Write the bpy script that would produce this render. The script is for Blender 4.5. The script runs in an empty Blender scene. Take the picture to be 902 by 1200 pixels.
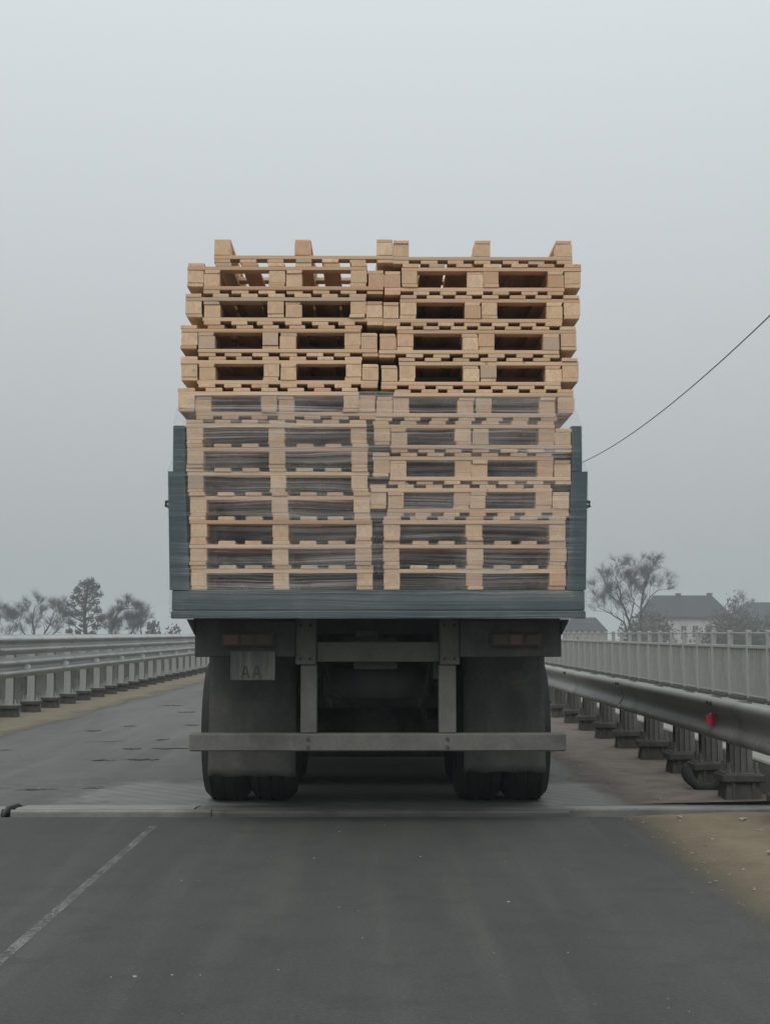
import bpy, bmesh, math, random
from mathutils import Vector, Matrix, noise as mnoise
R = math.radians
scene = bpy.context.scene
col = scene.collection

# ------------------------------------------------------------------ camera, sky, sun, exposure
cd = bpy.data.cameras.new('camera'); cam = bpy.data.objects.new('camera', cd); col.objects.link(cam)
cd.sensor_fit = 'VERTICAL'; cd.sensor_height = 24; cd.lens = 34.0
cd.clip_start = 0.1; cd.clip_end = 5000
cam.location = (0, 0, 1.21)
cam.rotation_euler = (R(90 + 4.775), 0, -R(0.371))
scene.camera = cam

SUN_EL, SUN_AZ = R(48), R(195)          # behind the camera, veiled by fog
w = bpy.data.worlds.new('World'); scene.world = w; w.use_nodes = True
nt = w.node_tree; nt.nodes.clear()
def wn(t, **k):
    n = nt.nodes.new(t)
    for a, b in k.items(): setattr(n, a, b)
    return n
sky = wn('ShaderNodeTexSky', sky_type='NISHITA', sun_disc=False)
sky.sun_elevation = SUN_EL; sky.sun_rotation = SUN_AZ; sky.dust_density = 6; sky.air_density = 1.5
hs = wn('ShaderNodeHueSaturation'); hs.inputs['Saturation'].default_value = 0.15
tc = wn('ShaderNodeTexCoord'); sp = wn('ShaderNodeSeparateXYZ')
mr = wn('ShaderNodeMapRange'); mr.inputs[1].default_value = 0; mr.inputs[2].default_value = 1
mr.inputs[3].default_value = 4.25; mr.inputs[4].default_value = 13.2     # overcast sky: zenith three times the horizon
vm = wn('ShaderNodeVectorMath', operation='SCALE'); vm.inputs[0].default_value = (0.922, 0.985, 1.018)
mx = wn('ShaderNodeMix', data_type='RGBA'); mx.inputs[0].default_value = 0.08
bg = wn('ShaderNodeBackground'); bg.inputs['Strength'].default_value = 0.1
wo = wn('ShaderNodeOutputWorld')
L = nt.links.new
L(sky.outputs[0], hs.inputs['Color']); L(tc.outputs['Generated'], sp.inputs[0]); L(sp.outputs['Z'], mr.inputs[0])
L(mr.outputs[0], vm.inputs['Scale']); L(vm.outputs[0], mx.inputs[6]); L(hs.outputs[0], mx.inputs[7])
L(mx.outputs[2], bg.inputs['Color']); L(bg.outputs[0], wo.inputs[0])

sd = bpy.data.lights.new('sun', 'SUN'); sd.energy = 1.4; sd.angle = R(40); sd.color = (1, 0.97, 0.93)
sun = bpy.data.objects.new('sun', sd); col.objects.link(sun)
dv = Vector((math.sin(SUN_AZ)*math.cos(SUN_EL), math.cos(SUN_AZ)*math.cos(SUN_EL), math.sin(SUN_EL)))
sun.rotation_euler = dv.to_track_quat('Z', 'Y').to_euler()

vs = scene.view_settings
scene.display_settings.display_device = 'sRGB'
vs.view_transform = 'Standard'; vs.look = 'None'; vs.exposure = 0.0; vs.gamma = 1.0; vs.use_curve_mapping = False
scene.cycles.use_denoising = True
scene.cycles.max_bounces = 10; scene.cycles.transparent_max_bounces = 16
scene.cycles.volume_bounces = 1; scene.cycles.sample_clamp_indirect = 4

# ------------------------------------------------------------------ helpers
class MB:
    def __init__(s): s.v = []; s.f = []; s.m = []
    def add(s, vs, fs, mi=0):
        o = len(s.v); s.v += [tuple(p) for p in vs]
        for f in fs: s.f.append([i + o for i in f]); s.m.append(mi)
    def box(s, x0, x1, y0, y1, z0, z1, mi=0):
        v = [(x, y, z) for z in (z0, z1) for y in (y0, y1) for x in (x0, x1)]
        s.add(v, [(0,2,3,1), (4,5,7,6), (0,1,5,4), (2,6,7,3), (0,4,6,2), (1,3,7,5)], mi)
    def bbox(s, x0, x1, y0, y1, z0, z1, b=0.002, mi=0):      # bevelled box, 44 triangles
        bm = bmesh.new(); bmesh.ops.create_cube(bm, size=1)
        for p in bm.verts:
            p.co = ((x0+x1)/2 + p.co.x*(x1-x0), (y0+y1)/2 + p.co.y*(y1-y0), (z0+z1)/2 + p.co.z*(z1-z0))
        bmesh.ops.bevel(bm, geom=bm.edges[:], offset=b, segments=1, affect='EDGES')
        bm.verts.index_update()
        s.add([p.co[:] for p in bm.verts], [[q.index for q in f.verts] for f in bm.faces], mi); bm.free()
    def prism(s, pts, axis, a, b, mi=0):                     # closed outline swept along an axis
        n = len(pts)
        def P(p, t): return {'x': (t, p[0], p[1]), 'y': (p[0], t, p[1]), 'z': (p[0], p[1], t)}[axis]
        s.add([P(p, a) for p in pts] + [P(p, b) for p in pts],
              [[i, (i+1) % n, n+(i+1) % n, n+i] for i in range(n)] + [list(range(n))[::-1], list(range(n, 2*n))], mi)
    def tube(s, pts, rad, n=6, cap=True, mi=0):
        pts = [Vector(p) for p in pts]; o = len(s.v); up = Vector((0.13, 0.21, 1)).normalized()
        for i, p in enumerate(pts):
            d = (pts[min(i+1, len(pts)-1)] - pts[max(i-1, 0)]).normalized()
            a = d.cross(up)
            if a.length < 1e-3: a = d.cross(Vector((1, 0, 0)))
            a.normalize(); b = d.cross(a); r = rad[i] if isinstance(rad, (list, tuple)) else rad
            for k in range(n):
                t = 2*math.pi*k/n; s.v.append(tuple(p + a*math.cos(t)*r + b*math.sin(t)*r))
        for i in range(len(pts)-1):
            for k in range(n):
                s.f.append([o+i*n+k, o+i*n+(k+1) % n, o+(i+1)*n+(k+1) % n, o+(i+1)*n+k]); s.m.append(mi)
        if cap:
            s.f.append([o+k for k in range(n)][::-1]); s.m.append(mi)
            s.f.append([o+(len(pts)-1)*n+k for k in range(n)]); s.m.append(mi)
    def lathe_x(s, prof, c, n=48, mi=0):                     # profile (x, r) turned round the x axis
        o = len(s.v); m = len(prof)
        for k in range(n):
            t = 2*math.pi*k/n
            for x, r in prof: s.v.append((c[0]+x, c[1]+r*math.cos(t), c[2]+r*math.sin(t)))
        for k in range(n):
            for i in range(m-1):
                s.f.append([o+k*m+i, o+k*m+i+1, o+((k+1) % n)*m+i+1, o+((k+1) % n)*m+i]); s.m.append(mi)
    def mesh(s, name, mats, smooth=False):
        me = bpy.data.meshes.new(name); me.from_pydata(s.v, [], s.f); me.update()
        for m in (mats if isinstance(mats, (list, tuple)) else [mats]): me.materials.append(m)
        if any(s.m): me.polygons.foreach_set('material_index', s.m)
        bm = bmesh.new(); bm.from_mesh(me); bmesh.ops.recalc_face_normals(bm, faces=bm.faces[:]); bm.to_mesh(me); bm.free()
        if smooth: me.polygons.foreach_set('use_smooth', [True]*len(me.polygons))
        return me
    def build(s, name, mats, parent=None, smooth=False):
        return link(name, s.mesh(name, mats, smooth), parent)

def link(name, data, parent=None, loc=None):
    o = bpy.data.objects.new(name, data); col.objects.link(o)
    if parent: o.parent = parent
    if loc: o.location = loc
    return o
def empty(name, loc=(0, 0, 0)): return link(name, None, None, loc)
def tag(o, label=None, cat=None, group=None, kind=None):
    if label: o['label'] = label
    if cat: o['category'] = cat
    if group: o['group'] = group
    if kind: o['kind'] = kind
    return o

# ------------------------------------------------------------------ materials
class NT:
    def __init__(s, name):
        s.m = bpy.data.materials.new(name); s.m.use_nodes = True; s.t = s.m.node_tree
        s.b = s.t.nodes['Principled BSDF']; s.out = s.t.nodes['Material Output']
        s.tc = s.n('ShaderNodeTexCoord')
    def n(s, t, **k):
        q = s.t.nodes.new(t)
        for a, b in k.items(): setattr(q, a, b)
        return q
    def l(s, a, b): s.t.links.new(a, b)
    def noise(s, scale=(1, 1, 1), sc=1, detail=4, rough=0.6, coord='Object', dist=0):
        mp = s.n('ShaderNodeMapping'); mp.inputs['Scale'].default_value = scale
        s.l(s.tc.outputs[coord], mp.inputs[0])
        q = s.n('ShaderNodeTexNoise'); q.inputs['Scale'].default_value = sc; q.inputs['Detail'].default_value = detail
        q.inputs['Roughness'].default_value = rough; q.inputs['Distortion'].default_value = dist
        s.l(mp.outputs[0], q.inputs['Vector']); return q.outputs[0], mp
    def ramp(s, fac, stops):
        r = s.n('ShaderNodeValToRGB'); e = r.color_ramp.elements
        while len(e) < len(stops): e.new(0.5)
        for i, (p, c) in enumerate(stops):
            e[i].position = p; e[i].color = (c, c, c, 1) if not isinstance(c, tuple) else (*c, 1)
        s.l(fac, r.inputs[0]); return r.outputs[0]
    def mix(s, fac, a, b, mode='MIX'):
        q = s.n('ShaderNodeMix', data_type='RGBA', blend_type=mode)
        for sock, val in ((q.inputs[0], fac), (q.inputs[6], a), (q.inputs[7], b)):
            if isinstance(val, tuple): sock.default_value = (*val, 1)
            elif isinstance(val, (int, float)): sock.default_value = val
            else: s.l(val, sock)
        return q.outputs[2]
    def math(s, op, a, b=0.0, c=0.0):
        q = s.n('ShaderNodeMath', operation=op)
        for i, val in enumerate((a, b, c)):
            if isinstance(val, (int, float)): q.inputs[i].default_value = val
            else: s.l(val, q.inputs[i])
        return q.outputs[0]
    def bump(s, h, strength=0.3, dist=0.01):
        q = s.n('ShaderNodeBump'); q.inputs['Strength'].default_value = strength; q.inputs['Distance'].default_value = dist
        s.l(h, q.inputs['Height']); s.l(q.outputs[0], s.b.inputs['Normal'])
    def base(s, c, rough=0.7):
        if isinstance(c, tuple): s.b.inputs['Base Color'].default_value = (*c, 1)
        else: s.l(c, s.b.inputs['Base Color'])
        if isinstance(rough, (int, float)): s.b.inputs['Roughness'].default_value = rough
        else: s.l(rough, s.b.inputs['Roughness'])
    def alpha(s, a): s.l(a, s.b.inputs['Alpha'])

def weathered(name, c1, c2, scale=(1, 1, 1), sc=6, rough=0.7, fine=60, bump=0.25, spec=0.3, dirt=None, metal=0):
    q = NT(name); a, _ = q.noise(scale, sc, 6, 0.65); b, _ = q.noise((1, 1, 1), fine, 3, 0.6)
    f = q.ramp(a, [(0.32, 0.0), (0.68, 1.0)])
    c = q.mix(f, c1, c2); c = q.mix(0.25, c, q.ramp(b, [(0.3, 0.25), (0.7, 1.0)]), 'MULTIPLY')
    if dirt:
        d, _ = q.noise((1, 1, 1), 2.3, 8, 0.7); c = q.mix(q.ramp(d, [(0.5, 0.0), (0.66, 1.0)]), c, dirt)
    q.base(c, rough); q.bump(b, bump, 0.004); q.b.inputs['Specular IOR Level'].default_value = spec
    q.b.inputs['Metallic'].default_value = metal
    return q.m

def wood(name, scale):
    q = NT(name); oi = q.n('ShaderNodeObjectInfo')
    rnd = oi.outputs['Random']
    off = q.n('ShaderNodeVectorMath', operation='SCALE'); off.inputs[0].default_value = (31, 17, 23); q.l(rnd, off.inputs['Scale'])
    def nz(sc_vec, sc, det, dist=0):
        o, mp = q.noise(sc_vec, sc, det, 0.6, 'Object', dist); q.l(off.outputs[0], mp.inputs['Location']); return o
    grain = nz(scale, 14, 6, 1.2); big = nz((1, 1, 1), 5, 3); spot = nz((1, 1, 1), 13, 2)
    tone = q.ramp(rnd, [(0.0, (0.50, 0.305, 0.18)), (0.2, (0.69, 0.485, 0.315)), (0.45, (0.60, 0.405, 0.25)), (0.68, (0.745, 0.545, 0.365)), (0.80, (0.60, 0.36, 0.225)), (0.90, (0.65, 0.46, 0.30)), (0.955, (0.52, 0.395, 0.285)), (1.0, (0.46, 0.355, 0.265))])
    c = q.mix(q.ramp(grain, [(0.35, 0.0), (0.7, 0.55)]), tone, (0.37, 0.245, 0.16))
    c = q.mix(q.ramp(big, [(0.45, 0.0), (0.75, 0.35)]), c, (0.42, 0.33, 0.25))
    c = q.mix(q.ramp(spot, [(0.70, 0.0), (0.76, 0.6)]), c, (0.20, 0.10, 0.05))
    q.base(c, 0.78); q.bump(grain, 0.25, 0.003); q.b.inputs['Specular IOR Level'].default_value = 0.25
    return q.m

M = {}
M['wood_x'] = wood('pine_along_x', (0.12, 3, 4)); M['wood_y'] = wood('pine_along_y', (3, 0.12, 4)); M['wood_b'] = wood('pine_block', (2.5, 0.3, 2.0))
M['teal'] = weathered('dusty_teal_paint', (0.032, 0.060, 0.072), (0.048, 0.082, 0.096), (1, 1, 1), 3, 0.6, 40, 0.15, 0.3, (0.06, 0.085, 0.092))
M['frame'] = weathered('dusty_grey_steel', (0.115, 0.116, 0.106), (0.165, 0.163, 0.146), (1, 1, 0.5), 5, 0.85, 50, 0.3, 0.2, (0.08, 0.08, 0.073))
M['chassis'] = weathered('grimy_dark_steel', (0.05, 0.053, 0.056), (0.08, 0.082, 0.08), (1, 1, 1), 5, 0.85, 50, 0.3, 0.2, (0.10, 0.098, 0.088))
M['flap'] = weathered('dusty_rubber_flap', (0.062, 0.064, 0.061), (0.098, 0.099, 0.092), (1, 1, 0.35), 5, 0.9, 40, 0.2, 0.15, (0.11, 0.108, 0.096))
M['tyre'] = weathered('tyre_rubber', (0.022, 0.023, 0.025), (0.045, 0.045, 0.043), (1, 1, 1), 6, 0.85, 80, 0.2, 0.2)
M['lamp'] = weathered('dusty_red_lens', (0.09, 0.062, 0.058), (0.08, 0.07, 0.066), (1, 1, 1), 9, 0.6, 40, 0.1, 0.3)
M['lens'] = weathered('bright_red_lens', (0.15, 0.05, 0.054), (0.10, 0.06, 0.058), (1, 1, 1), 14, 0.4, 40, 0.1, 0.4)
M['plate'] = weathered('dirty_number_plate', (0.062, 0.062, 0.058), (0.145, 0.145, 0.135), (6, 1, 0.6), 6, 0.7, 60, 0.1, 0.3, (0.075, 0.075, 0.07))
M['ink'] = weathered('plate_ink', (0.03, 0.03, 0.03), (0.06, 0.06, 0.06), (1, 1, 1), 20, 0.7)
M['galv'] = weathered('galvanised_steel', (0.32, 0.335, 0.32), (0.43, 0.445, 0.425), (1, 0.15, 1), 5, 0.5, 40, 0.08, 0.5, (0.27, 0.27, 0.245), 0.25)
M['rail_dark'] = weathered('grimy_galvanised_steel', (0.19, 0.188, 0.173), (0.27, 0.268, 0.248), (1, 0.15, 1), 5, 0.55, 40, 0.1, 0.45, (0.13, 0.125, 0.11), 0.1)
M['post'] = weathered('dull_galvanised_post', (0.26, 0.27, 0.256), (0.34, 0.35, 0.333), (1, 1, 0.3), 8, 0.65, 40, 0.1, 0.4)
M['post_dark'] = weathered('grimy_post', (0.10, 0.10, 0.09), (0.16, 0.158, 0.14), (1, 1, 0.3), 8, 0.75, 40, 0.2, 0.3)
M['base'] = weathered('dark_base_block', (0.055, 0.055, 0.05), (0.10, 0.097, 0.085), (1, 1, 1), 8, 0.9, 50, 0.4, 0.2)
M['fence'] = weathered('grey_fence_paint', (0.27, 0.28, 0.268), (0.35, 0.36, 0.342), (1, 1, 0.3), 5, 0.7, 40, 0.1, 0.3)
M['reflector'] = weathered('white_reflector', (0.85, 0.85, 0.83), (0.78, 0.78, 0.76), (1, 1, 1), 20, 0.35)
M['red_ref'] = weathered('red_reflector', (0.55, 0.03, 0.06), (0.45, 0.03, 0.05), (1, 1, 1), 20, 0.3, 60, 0.05, 0.6)
M['steel'] = weathered('worn_joint_steel', (0.20, 0.20, 0.19), (0.31, 0.31, 0.295), (0.25, 3, 1), 7, 0.45, 60, 0.15, 0.5, (0.17, 0.165, 0.15), 0.3)
q = NT('stained_shaded_joint_steel'); sx = q.n('ShaderNodeSeparateXYZ'); q.l(q.tc.outputs['Object'], sx.inputs[0])
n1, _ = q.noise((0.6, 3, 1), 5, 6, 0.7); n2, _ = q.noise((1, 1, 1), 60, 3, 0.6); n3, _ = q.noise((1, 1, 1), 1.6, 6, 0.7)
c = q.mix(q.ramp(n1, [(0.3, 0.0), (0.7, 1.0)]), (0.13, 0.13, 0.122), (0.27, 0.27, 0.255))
st = q.math('SUBTRACT', 1.35, q.math('ABSOLUTE', q.math('MULTIPLY', sx.outputs['X'], 0.95))); st = q.math('ADD', st, q.math('MULTIPLY_ADD', n3, 1.3, -0.65))  # darker towards the truck: its shade painted into the steel along with grime
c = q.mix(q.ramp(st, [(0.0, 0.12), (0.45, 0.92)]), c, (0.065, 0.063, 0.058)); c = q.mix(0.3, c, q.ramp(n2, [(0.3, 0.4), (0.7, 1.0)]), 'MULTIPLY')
q.base(c, 0.55); q.bump(n2, 0.2, 0.004); M['steel'] = q.m; M['grime_shade_steel'] = q.m
M['black'] = weathered('black_rubber_seal', (0.012, 0.012, 0.012), (0.03, 0.029, 0.027), (1, 1, 1), 12, 0.9)
M['crack'] = weathered('crack_dirt', (0.025, 0.025, 0.023), (0.045, 0.044, 0.04), (1, 1, 1), 12, 0.95)
M['kerb'] = weathered('grey_kerb_concrete', (0.27, 0.275, 0.26), (0.34, 0.342, 0.322), (1, 0.4, 1), 3, 0.9, 50, 0.3, 0.2, (0.16, 0.155, 0.14))
M['bars'] = weathered('weathered_fence_bars', (0.22, 0.225, 0.213), (0.31, 0.315, 0.298), (1, 1.6, 0.3), 4, 0.8, 40, 0.1, 0.2)
M['grime_shade_steel'] = weathered('grimy_shaded_joint_steel', (0.09, 0.09, 0.085), (0.15, 0.148, 0.138), (0.25, 3, 1), 7, 0.6, 60, 0.2, 0.35, (0.07, 0.068, 0.062))  # stretch under the truck: grime and the truck's shade both in the colour
M['concrete'] = weathered('walkway_concrete', (0.23, 0.23, 0.21), (0.31, 0.308, 0.285), (1, 0.4, 1), 3, 0.9, 50, 0.3, 0.2, (0.25, 0.235, 0.205))
M['bark'] = weathered('bark', (0.032, 0.030, 0.028), (0.055, 0.050, 0.045), (1, 1, 0.3), 3, 0.9)
M['leaf'] = weathered('dark_foliage', (0.035, 0.042, 0.03), (0.06, 0.066, 0.046), (1, 1, 1), 2, 0.8)
M['bush'] = weathered('winter_bush', (0.06, 0.055, 0.045), (0.09, 0.082, 0.065), (1, 1, 1), 2, 0.9)
M['roof'] = weathered('slate_grey_roof', (0.02, 0.026, 0.031), (0.034, 0.04, 0.046), (1, 1, 1), 1.2, 0.7, 6, 0.3)
M['render'] = weathered('white_render', (0.33, 0.34, 0.33), (0.43, 0.44, 0.425), (1, 1, 0.5), 1, 0.9, 8, 0.1)
M['pane'] = weathered('dark_window_glass', (0.03, 0.035, 0.04), (0.05, 0.055, 0.06), (1, 1, 1), 3, 0.2, 8, 0.0)
M['brick'] = weathered('chimney_brick', (0.07, 0.06, 0.055), (0.10, 0.085, 0.075), (1, 1, 1), 5, 0.9)
M['grass'] = weathered('dry_winter_grass', (0.10, 0.095, 0.055), (0.15, 0.135, 0.085), (1, 1, 1), 0.15, 0.95, 3, 0.4)
M['wire'] = weathered('wire_black', (0.02, 0.02, 0.02), (0.04, 0.04, 0.04), (1, 1, 1), 5, 0.6)
M['stone'] = weathered('pale_stone', (0.22, 0.215, 0.20), (0.38, 0.37, 0.345), (1, 1, 1), 30, 0.85)

def asphalt(name, c1, c2, pale, streak):
    q = NT(name)
    a, _ = q.noise((1.0, 0.18, 1), 1.6, 6, 0.6); f, _ = q.noise((1, 1, 1), 170, 2, 0.7); m, _ = q.noise((1, 1, 1), 3.2, 8, 0.7)
    s, _ = q.noise((2.2, 0.10, 1), 2.4, 3, 0.5)
    c = q.mix(q.ramp(a, [(0.35, 0.0), (0.68, 1.0)]), c1, c2)
    c = q.mix(q.ramp(s, [(0.5, 0.0), (0.72, streak)]), c, pale)
    c = q.mix(q.ramp(m, [(0.50, 0.0), (0.72, 0.5)]), c, tuple(x*0.62 for x in c1))
    g2, _ = q.noise((1, 1, 1), 55, 3, 0.75); c = q.mix(0.5, c, q.ramp(g2, [(0.36, 0.62), (0.55, 1.0), (0.70, 1.5)]), 'MULTIPLY')
    c = q.mix(0.55, c, q.ramp(f, [(0.36, 0.45), (0.62, 1.0), (0.74, 1.6)]), 'MULTIPLY')
    q.base(c, 0.85); q.bump(f, 0.5, 0.004); q.b.inputs['Specular IOR Level'].default_value = 0.3
    return q.m
M['asphalt'] = asphalt('near_asphalt', (0.052, 0.0535, 0.050), (0.070, 0.0715, 0.067), (0.105, 0.104, 0.096), 0.35)
M['asphalt_far'] = asphalt('bridge_deck_asphalt', (0.105, 0.108, 0.102), (0.14, 0.143, 0.134), (0.175, 0.173, 0.158), 0.45)

def drift(name, c1, c2, x_edge, side, spread, low=0.0):
    # loose sand lying on the asphalt: cover thins out with a ragged edge
    q = NT(name); sx = q.n('ShaderNodeSeparateXYZ'); q.l(q.tc.outputs['Object'], sx.inputs[0])
    n1, _ = q.noise((1, 0.5, 1), 1.1, 7, 0.62); n2, _ = q.noise((1, 1, 1), 90, 2, 0.6); n3, _ = q.noise((1, 1, 1), 4, 6, 0.6)
    d = q.math('MULTIPLY_ADD', sx.outputs['X'], side, -x_edge*side)
    d = q.math('ADD', d, q.math('MULTIPLY_ADD', n1, spread*2, -spread))
    a = q.ramp(q.math('ADD', d, q.math('MULTIPLY_ADD', n2, 0.16, -0.08)), [(0.0, low), (0.22, 0.62), (0.5, 0.95)])
    c = q.mix(q.ramp(n3, [(0.35, 0.0), (0.65, 1.0)]), c1, c2); c = q.mix(0.35, c, q.ramp(n2, [(0.3, 0.6), (0.7, 1.15)]), 'MULTIPLY')
    q.base(c, 0.95); q.bump(q.math('ADD', n3, q.math('MULTIPLY', n2, 0.2)), 0.4, 0.02); q.alpha(a); q.b.inputs['Specular IOR Level'].default_value = 0.1
    return q.m
M['sand_right'] = drift('loose_sand', (0.18, 0.148, 0.102), (0.225, 0.187, 0.13), 1.56, 1, 0.20)
M['sand_left'] = drift('verge_sand', (0.20, 0.172, 0.122), (0.245, 0.215, 0.16), -4.2, -1, 0.55)
M['dirt'] = drift('reddish_dirt', (0.15, 0.122, 0.105), (0.205, 0.18, 0.155), 1.6, 1, 0.6)

q = NT('worn_white_paint'); n1, _ = q.noise((1, 1, 1), 55, 3, 0.7); n2, _ = q.noise((1, 0.6, 1), 5, 5, 0.65)
q.base((0.42, 0.42, 0.40), 0.8)
q.alpha(q.ramp(q.math('ADD', n1, q.math('MULTIPLY_ADD', n2, 0.9, -0.45)), [(0.40, 0.0), (0.66, 0.30)])); M['paint'] = q.m

q = NT('grooved_deck'); wv = q.n('ShaderNodeTexWave', wave_type='BANDS', bands_direction='DIAGONAL')
mp = q.n('ShaderNodeMapping'); mp.inputs['Scale'].default_value = (1.1, 1.0, 0); q.l(q.tc.outputs['Object'], mp.inputs[0]); q.l(mp.outputs[0], wv.inputs[0])
wv.inputs['Scale'].default_value = 2.6; wv.inputs['Distortion'].default_value = 0.25; wv.inputs['Detail Scale'].default_value = 2
n1, _ = q.noise((1, 1, 1), 3, 6, 0.6); n2, _ = q.noise((1, 1, 1), 120, 2, 0.6)
c = q.mix(q.ramp(n1, [(0.35, 0.0), (0.65, 1.0)]), (0.14, 0.143, 0.136), (0.18, 0.18, 0.168)); c = q.mix(0.4, c, q.ramp(n2, [(0.35, 0.5), (0.65, 1.1)]), 'MULTIPLY'); c = q.mix(q.ramp(wv.outputs[1], [(0.1, 0.16), (0.5, 0.0)]), c, (0.06, 0.06, 0.055))
q.base(c, 0.8); q.bump(wv.outputs[1], 0.5, 0.012)
sx = q.n('ShaderNodeSeparateXYZ'); q.l(q.tc.outputs['Object'], sx.inputs[0])
q.alpha(q.math('MULTIPLY', q.ramp(q.math('ADD', q.math('MULTIPLY_ADD', sx.outputs['Y'], -0.9, 11.0), q.math('MULTIPLY', n1, 0.5)), [(0.1, 0.0), (0.7, 1.0)]), q.ramp(q.math('ADD', q.math('MULTIPLY_ADD', sx.outputs['X'], 0.8, 2.0), n1), [(0.2, 0.0), (0.9, 1.0)]))); M['groove'] = q.m

q = NT('stretch_film')
wob, _ = q.noise((0.55, 0.6, 3.0), 1.5, 3, 0.5); cmb = q.n('ShaderNodeCombineXYZ'); q.l(q.math('MULTIPLY_ADD', wob, 0.10, -0.05), cmb.inputs[2])
vadd = q.n('ShaderNodeVectorMath', operation='ADD'); q.l(q.tc.outputs['Object'], vadd.inputs[0]); q.l(cmb.outputs[0], vadd.inputs[1])
def fnoise(scale, sc, det, rough):
    o, mp_ = q.noise(scale, sc, det, rough, dist=0.15); q.l(vadd.outputs[0], mp_.inputs[0]); return o
a = fnoise((0.16, 0.3, 30), 2.0, 5, 0.62); b = fnoise((0.08, 0.2, 78), 2.0, 3, 0.6); g, _ = q.noise((1, 1, 1.8), 1.7, 5, 0.65)
s = q.math('ADD', q.ramp(a, [(0.42, 0.0), (0.55, 0.09), (0.63, 0.26), (0.72, 0.42)]), q.ramp(b, [(0.51, 0.0), (0.60, 0.19), (0.69, 0.36)]))
al = q.math('ADD', q.math('MULTIPLY', s, q.ramp(g, [(0.32, 0.30), (0.62, 1.15)])), q.ramp(g, [(0.35, 0.05), (0.7, 0.16)]))
q.base((0.50, 0.465, 0.44), 0.30); q.bump(q.math('ADD', a, q.math('MULTIPLY', b, 0.8)), 0.7, 0.012); 
sx = q.n('ShaderNodeSeparateXYZ'); q.l(q.tc.outputs['Object'], sx.inputs[0])      # many layers over the load, a single clinging one over the bed
xm = q.n('ShaderNodeMapRange'); xm.inputs[1].default_value = 1.13; xm.inputs[2].default_value = 1.19; xm.inputs[3].default_value = 1.0; xm.inputs[4].default_value = 0.32; q.l(q.math('ABSOLUTE', q.math('SUBTRACT', sx.outputs['X'], 0.015)), xm.inputs[0])
zm = q.n('ShaderNodeMapRange'); zm.inputs[1].default_value = 1.44; zm.inputs[2].default_value = 1.48; zm.inputs[3].default_value = 0.5; zm.inputs[4].default_value = 1.0; q.l(sx.outputs['Z'], zm.inputs[0])
q.alpha(q.math('MULTIPLY', al, q.math('MINIMUM', xm.outputs[0], zm.outputs[0]))); q.b.inputs['Specular IOR Level'].default_value = 0.5
M['film'] = q.m

# ------------------------------------------------------------------ ground, road, bridge deck
rng = random.Random(7)
DECK0, DECK1 = -40.0, 330.0
m = MB(); m.add([(-1100, -1100, -3), (1100, -1100, -3), (1100, 1100, -3), (-1100, 1100, -3)], [(0, 1, 2, 3)])
tag(m.build('ground', M['grass']), kind='structure')
m = MB(); m.box(-5.45, 2.86, DECK0, 9.72, -0.8, 0.0)
road = tag(m.build('road', M['asphalt']), kind='structure')
m = MB(); m.box(-5.45, 2.86, 10.31, DECK1, -0.8, 0.0); m.box(-5.45, 2.86, 9.722, 10.308, -0.8, -0.1)
deck = tag(m.build('bridge_road', M['asphalt_far']), kind='structure')
for nm, x0, x1, zt, mk in (('walkway', 2.862, 5.6, .27, 'concrete'), ('walkway', -8.3, -5.452, .57, 'kerb')):
    m = MB()
    for y0 in [-12 + 6.0*k for k in range(28)]: m.bbox(x0, x1, y0, y0+5.985, -0.85, zt, 0.012)
    tag(m.build(nm, M[mk]), kind='structure')

m = MB(); m.add([(-1.41, 1.0, 0.004), (-1.36, 1.0, 0.004), (-1.367, 9.25, 0.004), (-1.412, 9.25, 0.004)], [(0, 1, 2, 3)])
tag(m.build('lane_marking', M['paint']), kind='structure')
m = MB(); m.add([(-3.6, 10.33, 0.003), (2.2, 10.33, 0.003), (2.2, 12.3, 0.003), (-3.6, 12.3, 0.003)], [(0, 1, 2, 3)])
m.build('grooved_surface', M['groove'], deck)

def sheet(name, mt, x0, x1, y0, y1, hfun, nx=24, ny=60):
    m = MB(); vs_ = []; fs = []
    for j in range(ny+1):
        for i in range(nx+1):
            x = x0+(x1-x0)*i/nx; y = y0+(y1-y0)*j/ny; vs_.append((x, y, 0.008 + hfun(x, y)))
    for j in range(ny):
        for i in range(nx):
            k = j*(nx+1)+i; fs.append((k, k+1, k+nx+2, k+nx+1))
    m.add(vs_, fs); return tag(m.build(name, mt, None, True), kind='stuff')
nz = lambda x, y, s: mnoise.noise(Vector((x*s, y*s, 3.3)))
sheet('sand', M['sand_right'], 1.35, 2.858, 3.0, 9.70, lambda x, y: max(0, x-1.7)*0.035 + max(0, x-1.6)*0.02*nz(x, y, 2.2))
sheet('sand', M['sand_left'], -5.44, -3.7, 12.0, 90.0, lambda x, y: max(0, -4.4-x)*0.02, 12, 120)
sheet('dirt', M['dirt'], 1.1, 2.855, 10.36, 40.0, lambda x, y: max(0, x-1.7)*(0.02+0.03*max(0, nz(x, y, 1.7))), 24, 120)

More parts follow.
